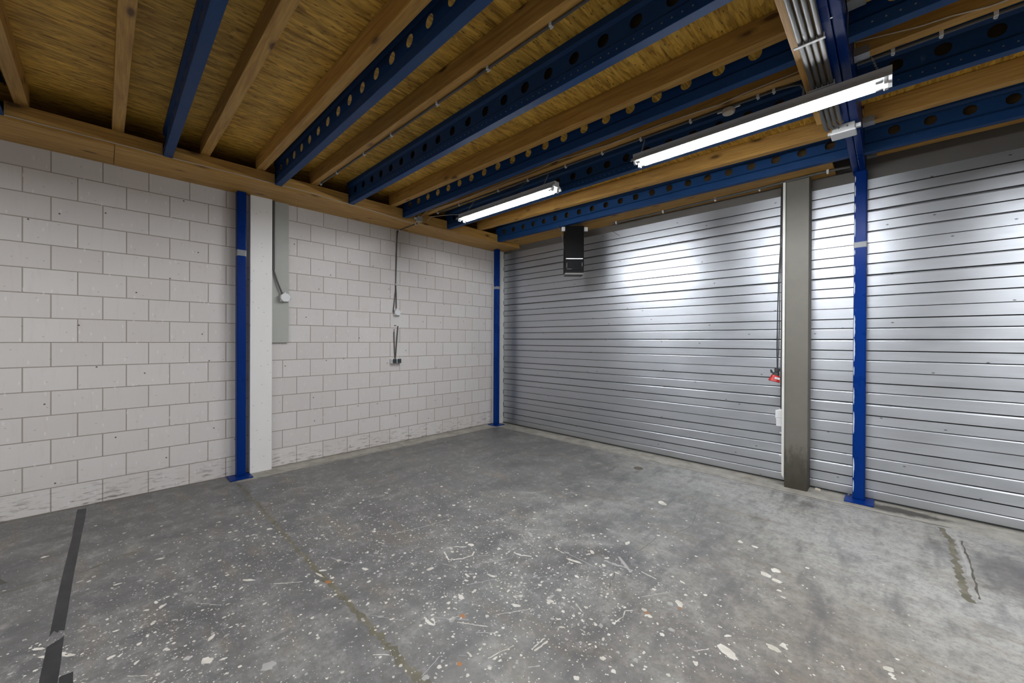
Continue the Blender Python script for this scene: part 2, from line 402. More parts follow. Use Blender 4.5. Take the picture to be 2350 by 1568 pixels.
# paint spatter: clusters of small drops
CL = [(-2.2,1.75,.85,.75,900), (-1.5,1.75,.55,.45,700), (-3.1,.55,.75,.55,560), (-2.55,.05,.5,.35,420), (-3.4,1.45,.7,.35,300), (-2.9,2.2,.9,.5,330), (-1.0,2.2,.55,.4,170), (-2.2,2.9,1.2,.7,150), (-4.0,.5,.6,.6,110), (-.35,2.5,.5,.5,36), (-.6,3.4,.8,.7,30)]
for cx, cy, sx, sy, k in CL:
    for i in range(int(k*2.4)):
        px, py = rnd.gauss(cx, sx), rnd.gauss(cy, sy)
        if px < -5.1 or py > 4.8 or px > 1: continue
        r = min(.012, .0015 + rnd.expovariate(1/.0020))
        if rnd.random() < .008: r = rnd.uniform(.010, .017)
        el = 1 if rnd.random() < .8 else rnd.uniform(1.3, 2.3)
        blob(fl, px, py, r*el, r, rnd.uniform(0, PI), 3 if rnd.random() < .72 else 4, ZF + rnd.uniform(0, .0003), 7 if r < .006 else 11)
for i in range(46):   # drags and scratches
    px, py = rnd.gauss(-2.1, .8), rnd.gauss(1.7, .7); a = rnd.uniform(.3, 1.1); L = rnd.uniform(.04, .22)
    ribbon(fl, [(px, py), (px+L*math.cos(a), py+L*math.sin(a))], rnd.uniform(.002, .006), 4 if rnd.random() < .6 else 3, ZF, .8, .012, .002)
DR = [([(-2.901,1.621),(-2.814,1.902),(-2.782,2.128)],.004,3), ([(-2.409,1.801),(-2.378,1.862),(-2.316,1.913)],.009,3), ([(-2.221,1.912),(-2.194,1.868),(-2.21,1.798),(-2.271,1.712),(-2.382,1.754)],.010,3),
    ([(-2.005,2.11),(-1.938,2.119),(-1.875,2.161)],.013,3), ([(-2.154,2.354),(-2.057,2.3),(-1.958,2.273)],.006,4), ([(-1.468,2.485),(-1.391,2.495),(-1.321,2.513),(-1.263,2.508)],.018,4), ([(-1.216,2.542),(-1.107,2.532)],.007,3),
    ([(-1.948,1.79),(-1.888,1.802)],.014,3), ([(-1.886,1.268),(-1.866,1.255),(-1.83,1.258),(-1.805,1.266)],.013,3), ([(-1.805,1.266),(-1.83,1.284),(-1.86,1.286)],.011,3), ([(-1.423,1.32),(-1.413,1.382),(-1.39,1.465)],.004,3),
    ([(-1.101,1.977),(-1.091,2.052),(-1.106,2.106),(-1.078,2.143)],.006,3), ([(-1.308,1.511),(-1.307,1.617)],.008,3), ([(-1.291,1.514),(-1.285,1.609)],.009,3), ([(-1.788,1.339),(-1.746,1.455)],.003,3), ([(-1.621,1.56),(-1.502,1.746)],.004,3),
    ([(-1.571,1.033),(-1.608,1.16)],.005,4), ([(-1.529,1.275),(-1.493,1.265)],.010,3), ([(-1.347,1.961),(-1.282,1.926)],.006,3), ([(-1.743,2.38),(-1.481,2.369)],.006,4), ([(-1.816,2.367),(-1.731,2.364)],.008,3), ([(-2.091,2.521),(-2.152,2.461),(-2.154,2.389)],.010,4)]
for p_, w_, m_ in DR: ribbon(fl, p_, w_, m_, ZF+.0003, .7, .014, .0015)
for cx, cy, rx, ry, rot, mi in [(-.59,2.19,.062,.026,-.45,3), (-.425,2.385,.032,.018,-.2,3), (-.907,2.396,.034,.02,-.7,3), (-1.03,2.195,.016,.012,0,3), (-.985,2.165,.016,.012,0,3), (-1.006,2.179,.012,.012,0,5), (-.885,2.355,.010,.010,0,5),
        (.002,2.62,.022,.016,.6,3), (.01,2.585,.012,.012,0,3), (.018,2.565,.009,.009,0,3), (-.561,3.203,.026,.03,0,3), (-.60,3.10,.035,.022,-.3,3), (-.53,3.07,.026,.022,-.2,3), (-.50,2.96,.014,.012,0,3), (-.47,2.9,.014,.010,0,3),
        (-2.778,1.033,.028,.01,.9,3), (-2.74,1.0,.04,.007,.2,3), (-2.62,1.01,.022,.016,.4,5), (-3.012,.655,.04,.012,.75,3), (-2.97,-.15,.035,.012,.8,3), (-3.0,-.2,.03,.01,.8,3), (-2.93,-.12,.028,.01,.8,3), (-3.06,-.17,.02,.01,.8,3), (-3.1,-.23,.03,.009,.8,3),
        (-1.589,3.762,.05,.03,-.5,3), (-1.26,4.35,.018,.01,0,3), (-.74,3.46,.022,.016,0,3), (-2.1,2.4,.05,.014,-.5,4), (-1.35,2.55,.09,.012,-.65,4), (-1.62,2.33,.06,.012,.2,3), (-1.5,1.2,.014,.012,0,5), (-1.75,1.42,.02,.014,0,5), (-2.4,.35,.03,.02,.5,3), (-2.15,.55,.03,.03,.2,4)]:
    blob(fl, cx, cy, rx, ry, rot, mi, ZF+.0004, 15, .22)
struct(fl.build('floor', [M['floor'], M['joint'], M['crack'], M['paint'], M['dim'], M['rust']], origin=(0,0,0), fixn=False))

# ------------------------------------------------------------------ walls, ceiling
def wall_uv(name, quads, mat):
    me = bpy.data.meshes.new(name); vs = []; fs = []; uvs = []
    for pts, uv in quads:
        b = len(vs); vs += pts; fs.append(tuple(range(b, b+4))); uvs += uv
    me.from_pydata(vs, [], fs); me.materials.append(mat)
    l = me.uv_layers.new(name='UVMap')
    for i, u in enumerate(uvs): l.data[i].uv = u
    me.update()
    o = bpy.data.objects.new(name, me); COL.objects.link(o); return struct(o)
def bq(y0, y1, sh):
    z1 = ZO
    return ([(XL,y0,0),(XL,y1,0),(XL,y1,z1),(XL,y0,z1)], [(y0+sh,0),(y1+sh,0),(y1+sh,z1),(y0+sh,z1)])
wall_uv('wall_left', [bq(YB, 1.3, .334+.1622+9.735), bq(1.3, YS+.1, -1.707+.1622+9.735)], M['brick'])
def shell(name, a, b, mat): return struct(MB().box(a, b).build(name, mat, origin=(0,0,0)))
shell('wall_right', (XR,YB,0), (XR+.1,YS+.2,ZO), M['plaster'])
shell('wall_rear', (XL,YB-.1,0), (XR,YB,ZO), M['plaster'])
shell('wall_front', (XL-.1,YS+.07,0), (XR+.1,YS+.2,ZO), M['lintel'])
shell('ceiling', (XL-.1,YB-.1,ZO), (XR+.1,YS+.2,ZO+.03), M['osb'])
# dark steel lintels above the two doors
struct(MB().box((-5.34,5.302,3.215),(-.845,5.37,ZO)).build('trim_1', M['lintel'], origin=(0,0,0)))
struct(MB().box((-.62,5.302,3.20),(XR,5.37,ZO)).build('trim_2', M['lintel'], origin=(0,0,0)))

# ------------------------------------------------------------------ sectional metal doors
def door_profile(ztop):
    """points (depth, z) with the material of the face leading to each: 0 metal, 1 dark colour painted in for groove shade"""
    P = [(0.0, 0.0, 0)]
    ls = []
    for k in range(11):
        ls += [(.098+.3225*k, 'a'), (.195+.3225*k, 'b'), (.306+.3225*k, 'c1' if k % 2 == 0 else 'c2')]
    for z, tp in ls:
        if z > ztop-.04: break
        if tp == 'a': P += [(0,z-.011,0),(.0012,z-.0075,0),(.0032,z-.0043,0),(.0062,z-.0017,0),(.010,z,0),(.013,z+.001,1),(.013,z+.006,1),(0,z+.0065,1)]
        elif tp == 'b': P += [(0,z-.005,0),(.016,z-.004,1),(.016,z+.005,1),(0,z+.0055,1)]
        elif tp == 'c1': P += [(0,z-.016,0),(.0016,z-.011,0),(.0045,z-.0062,0),(.009,z-.0022,0),(.014,z,0),(.018,z,1),(.018,z+.007,1),(0,z+.009,1)]
        else: P += [(0,z-.0035,0),(.012,z-.0025,1),(.012,z+.003,1),(0,z+.0035,1)]
    P.append((0, ztop, 0)); return P
def make_door(name, x0, x1, ztop):
    mb = MB(); P = door_profile(ztop)
    for (ya, za, _), (yb, zb, mi) in zip(P, P[1:]):
        mb.add([(x0,YS+ya,za),(x1,YS+ya,za),(x1,YS+yb,zb),(x0,YS+yb,zb)], [(0,1,2,3)], mi)
    d = struct(mb.build(name, [M['shutter'], M['grooveshade']], origin=(0,0,0), fixn=False)); d['_o'] = [0,0,0]
    ul = d.data.uv_layers.new(name='UVMap')
    for lp in d.data.loops:
        v = d.data.vertices[lp.vertex_index].co; ul.data[lp.index].uv = (v.x, v.z + v.y)
    MB().box((x0,YS-.006,.004),(x1,YS+.004,.016)).build('bottom_seal', M['blackrub'], d)
    return d
d1 = make_door('door_1', -5.342, -.80, 3.225)
d2 = make_door('door_2', -.64, XR, 3.21)
e = MB()
for z in [.098+.3225*k+dz for k in range(0, 10) for dz in (.02, .13, .22) if (k+int(dz*10)) % 2 == 0]:
    e.box((-5.343,YS-.004,z),(-5.334,YS-.001,z+.075))
e.build('edge_guide', M['blackrub'], d1)

# white strip in the far corner, white pilaster, grey panel
struct(MB().box((XL,5.13,0),(-5.345,YS+.06,ZP)).build('trim_3', M['wtrim'], origin=(0,0,0)))
tag(MB().box((XL+.004,1.182,0),(-5.385,1.408,ZP-.001)).build('pilaster', M['white'], origin=(XL,1.3,0), bevel=.003), 'white painted flat pilaster standing against the block wall beside the blue post', 'pilaster')
tag(MB().box((XL,1.408,1.533),(-5.425,1.602,ZP)).build('wall_panel', M['panel'], origin=(XL,1.5,1.533), bevel=.002), 'grey green flat panel on the block wall, right of the white pilaster', 'panel')
# grey column between the doors
c = thing('column', 'beige grey square column between the two metal doors, dirty at its foot', 'column', (-.72,5.2,0))
MB().box((-.824,5.11,0),(-.622,YS+.06,3.36)).build('shaft', M['column'], c, bevel=.004)
tag(MB().hexa([(-.848,5.095,.13),(-.826,5.095,.10),(-.826,5.13,.10),(-.848,5.13,.13),(-.848,5.095,3.29),(-.826,5.095,3.29),(-.826,5.13,3.29),(-.848,5.13,3.29)]).build('edge_strip', M['wtrim'], c), 'white edge strip')

# ------------------------------------------------------------------ blue posts
def post(label, x0, y0, s, ztop, plate, zb, bolts):
    cx, cy = x0+s/2, y0+s/2
    t = thing('steel_post', label, 'post', (cx,cy,0), 'blue steel posts')
    MB().box((x0,y0,.010),(x0+s,y0+s,ztop)).build('shaft', M['blue2'], t, bevel=.010)
    p = MB().box((plate[0],plate[1],0),(plate[2],plate[3],.012)).build('base_plate', M['blue2'], t, bevel=.002)
    MB().box((x0-.0015,y0-.0015,zb[0]),(x0+s+.0015,y0+s+.0015,zb[1])).build('tape_band', M['tapeband'], t, bevel=.010)
    for bx, by in bolts:
        MB().lathe((bx,by,.010), (0,0,1), [(0,.011),(.009,.011),(.009,.006),(.020,.006),(.020,.0)], 6).build('bolt', M['galv'], t)
    return t
post('blue steel post beside the white pilaster on the block wall', -5.432, 1.046, .09, ZP, (-5.435,.965,-5.215,1.18), (2.520,2.600), [])
post('thin looking blue steel post in the far corner, by the left metal door', -5.326, 5.026, .085, ZP, (-5.39,4.957,-5.17,5.177), (2.515,2.577), [])
post('blue steel post standing before the right metal door, worn along its edge', -.27, 5.18, .096, 3.268, (-.325,5.07,-.108,5.30), (2.502,2.570), [(-.30,5.265)])

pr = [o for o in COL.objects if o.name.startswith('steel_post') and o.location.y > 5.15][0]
wmat = plain('worn_paint_highlight', (.52,.60,.68), .4)  # worn edge paint, with the edge highlight painted in as pale colour
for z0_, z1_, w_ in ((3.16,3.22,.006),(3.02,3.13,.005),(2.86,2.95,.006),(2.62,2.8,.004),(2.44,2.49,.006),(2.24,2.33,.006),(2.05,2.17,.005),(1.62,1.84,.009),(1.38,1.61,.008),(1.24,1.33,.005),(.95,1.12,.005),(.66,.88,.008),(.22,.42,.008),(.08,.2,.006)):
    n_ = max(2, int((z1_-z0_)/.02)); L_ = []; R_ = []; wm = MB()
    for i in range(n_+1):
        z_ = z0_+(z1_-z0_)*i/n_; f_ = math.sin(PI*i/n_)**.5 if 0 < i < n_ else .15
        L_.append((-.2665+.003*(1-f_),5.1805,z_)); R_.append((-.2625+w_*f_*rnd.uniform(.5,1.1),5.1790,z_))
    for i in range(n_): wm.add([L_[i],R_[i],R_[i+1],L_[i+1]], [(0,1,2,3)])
    tag(wm.build('wear_highlight', wmat, pr, fixn=False), 'pale worn edge with painted highlight')
# ------------------------------------------------------------------ bearing timber over the left wall
tag(MB().box((XL,YB,ZP),(XF,.061,ZB)).build('timber_plank', M['piney'], bevel=.003), 'wide timber wall plank at the far left, left of the butt joint', 'plank')
tag(MB().box((XL,.064,ZP),(XF,5.30,ZB)).build('timber_plank', M['piney'], bevel=.003), 'long wide timber plank on the blue posts, running to the far corner', 'plank')
BW = .062
BY = {1:(.385,.36), 2:(1.315,1.29), 3:(2.135,2.125), 4:(2.90,2.905), 5:(3.66,3.665), 6:(4.735,4.755)}
names = ['left of the first blue beam from the left', 'between the first and second blue beams', 'between the second and third blue beams', 'between the third and fourth blue beams', 'between the fourth and fifth blue beams', 'between the fifth and sixth blue beams', 'in the far corner right of the last blue beam']
ed = [-.539] + [v for k in range(1, 7) for v in (BY[k][0]-.004, BY[k][0]+BW+.006)] + [5.29]
for i in range(7):
    tag(MB().box((XF-.055,ed[2*i],ZB),(XF,ed[2*i+1],ZJ)).build('timber_blocking', M['piney'], bevel=.003),
        'timber blocking on the wall plank, ' + names[i], 'blocking', 'blocking pieces on the wall plank')

# ------------------------------------------------------------------ blue sigma beams with round holes
HX = -1.0 - .005
def sigma(label, x0, x1, ya, yb, rivets=False, group='blue perforated ceiling beams', holes_from=None, holes_to=None):
    def Y(x): return ya + (yb-ya)*(x-x0)/(x1-x0)
    mb = MB()
    prof = [(BW,.016),(BW,0),(0,0),(0,.068),(.016,.088)]
    top = [(.016,.206),(0,.226),(0,.272),(BW,.272),(BW,.256)]
    for pl in (prof, top):
        for (p, q) in zip(pl, pl[1:]):
            mb.add([(x0,Y(x0)+p[0],ZB+p[1]),(x1,Y(x1)+p[0],ZB+p[1]),(x1,Y(x1)+q[0],ZB+q[1]),(x0,Y(x0)+q[0],ZB+q[1])], [(0,1,2,3)])
    # web with holes
    z0, z1, zc, r, sp = ZB+.088, ZB+.206, 3.434, .0395, .2175
    hs = []
    k = -40
    while k < 40:
        hx = -.859 + sp*k
        if hx-.06 > x0 and hx+.06 < x1: hs.append(hx)
        k += 1
    def web(xa, xb):
        mb.add([(xa,Y(xa)+.016,z0),(xb,Y(xb)+.016,z0),(xb,Y(xb)+.016,z1),(xa,Y(xa)+.016,z1)], [(0,1,2,3)])
    cur = x0
    for hx in hs:
        a, b = hx-.059, hx+.059
        web(cur, a); cur = b
        N = 24; inner = []; outer = []
        angs = sorted([2*PI*i/N for i in range(N)] + [math.atan2(zz-zc, xx-hx) % (2*PI) for xx in (a, b) for zz in (z0, z1)])
        for t in angs:
            ca, sa = math.cos(t), math.sin(t)
            inner.append((hx+r*ca, Y(hx)+.016, zc+r*sa))
            ts = []
            if ca > 1e-6: ts.append((b-hx)/ca)
            if ca < -1e-6: ts.append((a-hx)/ca)
            if sa > 1e-6: ts.append((z1-zc)/sa)
            if sa < -1e-6: ts.append((z0-zc)/sa)
            d = min(ts); outer.append((hx+d*ca, Y(hx)+.016, zc+d*sa))
        n = len(angs)
        mb.add(inner+outer, [(i, (i+1) % n, n+(i+1) % n, n+i) for i in range(n)])
    web(cur, x1)
    if rivets:
        x = x0+.1
        while x < x1-.05:
            mb.add([(x+.0045*math.cos(t), Y(x)-.0025, ZB+.034+.0045*math.sin(t)) for t in (2*PI*i/8 for i in range(8))], [tuple(range(8))], 1); x += .055
    o = mb.build('steel_beam', [M['blue'], M['rivet']], origin=((x0+x1)/2, Y((x0+x1)/2), ZB), fixn=False)
    sm = o.modifiers.new('thick', 'SOLIDIFY'); sm.thickness = .003; sm.offset = 0
    return tag(o, label, 'beam', group)
ordn = ['first', 'second', 'third', 'fourth', 'fifth', 'sixth']
for k in range(1, 7):
    sigma('%s blue perforated steel beam from the left, resting on the wall plank' % ordn[k-1], -4.975, XG0-.003, *BY[k], rivets=k in (3, 5))
sigma('dark blue steel beam at the extreme left edge, partly out of the photo', -4.975, XG0-.003, -.60, -.60)
sigma('blue perforated beam right of the girder, topmost of three', XG1+.003, XR-.02, 2.905, 2.90, True)
sigma('blue perforated beam right of the girder, middle one of three', XG1+.003, XR-.02, 3.668, 3.71, True)
sigma('blue perforated beam right of the girder, nearest the right metal door', XG1+.003, XR-.02, 4.775, 4.86)
# edge channel behind the blocking, its shade put into the paint colour
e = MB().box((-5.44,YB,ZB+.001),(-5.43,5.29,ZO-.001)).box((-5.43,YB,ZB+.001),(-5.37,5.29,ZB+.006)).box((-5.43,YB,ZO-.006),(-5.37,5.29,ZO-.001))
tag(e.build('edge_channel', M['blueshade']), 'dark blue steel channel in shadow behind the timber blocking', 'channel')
# main girder of two channels back to back
g = thing('steel_girder', 'blue double channel girder carried by the post at the right metal door', 'girder', ((XG0+XG1)/2,.6,3.265))
for a, b, n in ((XG0, -.2365, 'channel'), (-.2335, XG1, 'channel')):
    MB().box((a,YB+.02,3.265),(b,5.285,3.556)).build(n, M['blue2'], g, bevel=.006)
MB().lathe((-.232,2.63,3.2655),(0,0,-1),[(0,.006),(.002,.006),(.002,0)],8).build('bolt', M['galv'], g)

# ------------------------------------------------------------------ timber joists
JW = .077
def joist(label, x0, x1, ya, yb, w=JW, mat='pinex', zb=ZJ, group='pine ceiling joists'):
    p = [(x0,ya,zb),(x1,yb,zb),(x1,yb+w,zb),(x0,ya+w,zb),(x0,ya,ZO-.001),(x1,yb,ZO-.001),(x1,yb+w,ZO-.001),(x0,ya+w,ZO-.001)]
    return tag(MB().hexa(p).build('timber_joist', M[mat], bevel=.004), label, 'joist', group)
x0 = XF-.04; x1 = XG0-.004
J = [('first pine joist from the left, at the very edge of the photo', -.491, -.49), ('second pine joist from the left, just left of the first blue beam', .045, .055),
     ('third pine joist from the left, just right of the first blue beam', .658, .66), ('fourth pine joist from the left, touching the second blue beam', 1.135, 1.155),
     ('pine joist with a thin grey conduit along its lower edge, between second and third beams', 1.685, 1.73),
     ('pine joist between the third and fourth blue beams', 2.705, 2.79), ('pine joist carrying a conduit and a loose cream cable, above the tube lamps', 3.225, 3.305), ('pine joist between the fifth and sixth blue beams, behind the tube lamps', 4.295, 4.46)]
for l, a, b in J: joist(l, x0, x1, a, b)
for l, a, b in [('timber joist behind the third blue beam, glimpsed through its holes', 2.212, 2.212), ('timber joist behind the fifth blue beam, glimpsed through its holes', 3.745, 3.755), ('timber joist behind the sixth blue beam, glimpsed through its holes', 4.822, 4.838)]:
    joist(l, x0, x1, a, b, mat='pineshade')  # dimness behind the beams put into the timber colour
x0 = XG1+.012; x1 = XR-.02
JR = [('pine joist in a steel hanger at the top right corner of the photo', 2.775, 2.74), ('pine joist right of the girder with conduit and cream wire below', 3.335, 3.35), ('pine joist right of the girder behind the lit lamp end, in a steel hanger', 4.41, 4.385), ('pine joist right of the girder along the top of the right metal door', 5.215, 5.20)]
for l, a, b in JR:
    joist(l, x0, x1, a, b)
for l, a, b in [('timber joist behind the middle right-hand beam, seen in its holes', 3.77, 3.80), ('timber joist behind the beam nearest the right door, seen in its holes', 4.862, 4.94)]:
    joist(l, x0, x1, a, b, mat='pineshade')
# rim board along the left door
tag(MB().box((-4.90,4.88,3.318),(-.42,5.30,3.345)).build('rim_board', M['pinex'], bevel=.003), 'timber rim board along the top of the left metal door, notched at the column', 'board')

# steel joist hangers at the girder
def hanger(label, y, sx):
    xa = XG1+.004 if sx > 0 else XG0-.004
    xb = xa + .075*sx; lo, hi = min(xa, xb), max(xa, xb)
    t = thing('joist_hanger', label, 'joist hanger', ((lo+hi)/2, y+JW/2, ZJ-.004), 'steel joist hangers on the girder')
    MB().box((lo,y-.003,ZJ-.004),(hi,y+JW+.003,ZJ-.0005)).build('seat', M['galv'], t)
    for ys in (y-.003, y+JW+.0005): MB().box((lo,ys,ZJ-.0005),(hi,ys+.0025,ZJ+.045)).build('side_flange', M['galv'], t)
hanger('grey steel joist hanger at the top edge, right of the girder', 2.775, 1)
hanger('grey steel joist hanger right of the girder just above the lit lamp end', 3.335, 1)
hanger('grey steel joist hanger right of the girder, below the lit lamp', 4.408, 1)
hanger('grey steel joist hanger beside the top of the right blue post', 5.213, 1)
hanger('grey steel joist hanger left of the girder, under the grey junction box', 4.457, -1)

# ------------------------------------------------------------------ fluorescent battens
def lamp(label, x0, x1, yc, zb):
    cx = (x0+x1)/2
    t = thing('fluorescent_lamp', label, 'lamp', (cx,yc,zb), 'twin tube lamps hanging on chains')
    h = MB(); w = .055
    prof = [(-.035,.096),(.035,.096),(.035,.062),(.066,.046),(.079,.020),(.076,.018),(.064,.040),(-.064,.040),(-.076,.018),(-.079,.020),(-.066,.046),(-.035,.062)]
    h.prism([(x0,yc+a,zb+b) for a, b in prof], [(x1,yc+a,zb+b) for a, b in prof])
    h.build('housing', M['lampgrey'], t)
    MB().box((x0+.03,yc-.066,zb+.0375),(x1-.03,yc+.066,zb+.0398)).build('reflector', M['lampwhite'], t)
    for xa in (x0-.004, x1):
        MB().prism([(xa,yc+a,zb+b) for a, b in prof], [(xa+.004,yc+a,zb+b) for a, b in prof]).build('end_cap', M['lampwhite'], t)
    for yy in (-.042, .042):
        MB().tube([(x0+.07,yc+yy,zb+.016),(x1-.07,yc+yy,zb+.016)], .013, 14).build('tube', M['tube'], t, smooth=True)
        for xe, sg in ((x0, 1), (x1, -1)):
            q = MB().box((min(xe+.012*sg, xe+.034*sg),yc+yy-.016,zb-.002),(max(xe+.012*sg, xe+.034*sg),yc+yy+.016,zb+.040))
            q.build('tube_holder', M['lampwhite'], t, bevel=.004)
            MB().tube([(xe+.034*sg,yc+yy,zb+.016),(xe+.070*sg,yc+yy,zb+.016)], .0125, 12).build('tube_cap', M['galv'], t, smooth=True)
    return t
def chain(parent, pts, n):
    mb = MB()
    A, B = Vector(pts[0]), Vector(pts[1])
    for i in range(n):
        c = A.lerp(B, (i+.5)/n); d = (B-A)/n; L = d.length*.72; u = d.normalized()
        s = Vector((1,0,0)) if i % 2 else Vector((0,1,0))
        s = (s - u*s.dot(u)).normalized()
        loop = [c + u*L*math.cos(t)*.75 + s*.006*math.sin(t) for t in (2*PI*k/10 for k in range(11))]
        mb.tube(loop, .0014, 5, caps=False)
    return mb.build('chain', M['galv'], parent, smooth=True)
ZL = 3.098
LA = lamp('lit twin tube lamp on chains, left and farther of the two', -4.015, -2.462, 3.20, ZL)
LB = lamp('lit twin tube lamp on chains, right and larger of the two, crossing below the girder', -1.618, -.006, 3.222, ZL)
chain(LA, ((-2.70,3.36,3.385),(-2.66,3.215,ZL+.094)), 13)
chain(LA, ((-3.86,3.31,3.385),(-3.90,3.20,ZL+.094)), 13)
chain(LB, ((-1.605,3.375,3.385),(-1.575,3.235,ZL+.094)), 13)
chain(LB, ((-.099,3.38,3.385),(-.06,3.225,ZL+.094)), 13)
MB().tube([(-4.01,3.20,ZL+.10),(-4.25,3.22,ZL+.155),(-4.55,3.10,3.262),(-4.915,3.30,3.325)], .003, 6).build('supply_cable', M['cream'], LA)
MB().tube([(-3.0,3.345,3.385),(-3.05,3.30,3.33),(-3.16,3.25,3.27),(-3.3,3.20,ZL+.115)], .003, 6).build('supply_cable', M['darkpipe'], LA)

# ------------------------------------------------------------------ conduits with clips
def conduit(label, pts, r, clips, mat='conduit', cat='conduit', name='conduit', up=(0,0,1), cm='wplastic', group=None):
    t = thing(name, label, cat, pts[0], group)
    MB().tube(pts, r, 10).build('pipe', M[mat], t, smooth=True)
    for c, d in clips:
        c = Vector(c)
        q = MB().box((c.x-.009,c.y-r-.004,c.z-r-.004),(c.x+.009,c.y+r+.004,c.z+r+.006))
        u = Vector(up)
        if up == (0,0,1): q.box((c.x-.006,c.y-.004,c.z-r-.014),(c.x+.006,c.y+.004,c.z-r-.004))
        q.build('clip', M[cm], t)
    return t
def yj5(x): return 1.685+.045*(x+4.96)/4.67 + .068
def yj7(x): return 3.225+.080*(x+4.96)/4.67 + .070
conduit('thin grey conduit clipped under the joist between second and third blue beams', [(x, yj5(x), ZJ-.010) for x in (-4.83,-3.5,-2.2,-.9,-.30)], .009,
        [((x, yj5(x), ZJ-.010), 0) for x in (-4.80,-4.35,-3.72,-3.20,-2.52,-1.95,-1.42)])
conduit('grey conduit under the joist above the tube lamps, curving at the girder', [(x, yj7(x), ZJ-.011) for x in (-4.68,-3.5,-2.2,-1.2,-.60)] + [(-.52,3.385,ZJ-.011),(-.47,3.41,ZJ-.012),(-.455,3.46,ZJ-.02),(-.47,3.54,ZJ-.04)], .0095,
        [((x, yj7(x), ZJ-.011), 0) for x in (-4.66,-4.18,-3.44,-2.97,-2.45,-2.02,-1.63,-1.20,-.72,-.62)])
conduit('grey conduit under the joist right of the girder, at the top right', [(-.17,3.425,ZJ-.011),(1.2,3.432,ZJ-.011),(4.1,3.43,ZJ-.011)], .0095, [((x,3.428,ZJ-.011),0) for x in (.0,.205,.41,.9)])
conduit('dark conduit clipped along the rim board above the left metal door', [(-2.96,5.20,3.302),(-2.3,5.19,3.305),(-1.1,5.14,3.303),(-.6,5.09,3.302),(-.42,5.09,3.302),(-.30,5.10,3.30)], .012, [((x,5.20-.055*(x+2.96)/2.4,3.303),0) for x in (-2.9,-2.2,-1.55,-1.08,-.72)] + [((-.47,5.09,3.302),0)], 'darkpipe')
conduit('thin hook of wire hanging from the rim board, right of the black unit', [(-2.975,5.16,3.315),(-3.0,5.17,3.27),(-2.985,5.19,3.22),(-2.93,5.22,3.16),(-2.87,5.25,3.115)], .003, [], 'darkpipe', 'wire', 'hook_wire')
# round white box on the lamp conduit
t = thing('ceiling_box', 'small round cream box under the conduit above the larger tube lamp', 'junction box', (-.92,3.375,3.345))
MB().lathe((-.92,3.375,3.385),(0,0,-1),[(0,.02),(.004,.044),(.022,.046),(.034,.040),(.037,.0)],20).build('body', M['cream'], t, smooth=True)
MB().box((-1.0,3.369,3.378),(-.84,3.381,3.386)).build('strap', M['wplastic'], t)
# cream wires
def wire(label, pts, r=.0045, mat='cream', name='cable'):
    return tag(MB().tube(pts, r, 7).build(name, M[mat], smooth=True), label, 'cable')
def yw7(x): return 3.225+.080*(x+4.96)/4.67 - .005
pts = [(x, yw7(x), 3.412+dz) for x, dz in ((-4.80,.02),(-4.6,.004),(-4.3,-.004),(-3.93,-.006),(-3.5,.004),(-3.15,.016),(-2.85,.012),(-2.52,.032),(-2.2,.012),(-1.9,-.002),(-1.4,.004),(-1.02,-.008),(-.96,-.014),(-.8,.002),(-.45,.014))]
wire('loose cream cable on the joist above the tube lamps', [(-4.90,3.14,3.30),(-4.87,3.17,3.36)] + pts)
wire('thin cream wire on the joist at the upper right, right of the girder', [(-.17,3.331,3.49),(.109,3.331,3.435),(.24,3.332,3.425),(.378,3.335,3.40),(.7,3.336,3.40),(1.4,3.337,3.42)])
wire('long thin cream cable along the edge of the wall plank', [(-4.915,-1.2,ZB+.003),(-4.915,-.13,ZB+.003),(-4.915,.46,ZB+.002),(-4.915,1.35,ZB+.008),(-4.915,1.7,ZB+.010),(-4.914,2.0,ZB-.006),(-4.912,2.35,ZB-.014),(-4.91,2.6,ZB-.026),(-4.93,2.8,ZP-.006),(-4.975,2.95,ZP-.006),(-4.955,3.09,ZP-.006),(-4.912,3.16,ZP+.01),(-4.905,3.17,3.30)])
# junction box on the plank front
t = thing('junction_box', 'light grey junction box on the wall plank where the cream cables meet', 'junction box', (-4.905,3.14,3.275))
MB().box((-4.92,3.095,3.272),(-4.862,3.185,3.352)).build('body', M['gplastic'], t, bevel=.006)
MB().box((-4.9,3.06,3.295),(-4.875,3.095,3.32)).build('gland', M['wplastic'], t, bevel=.003)
conduit('short dark cable crossing the underside of the plank to the wall', [(-4.93,3.135,ZP-.008),(-5.2,3.137,ZP-.008),(-5.435,3.137,ZP-.008)], .006, [((-4.97,3.135,ZP-.008),0),((-5.43,3.137,ZP-.010),0)], 'darkpipe', 'cable', 'cable')

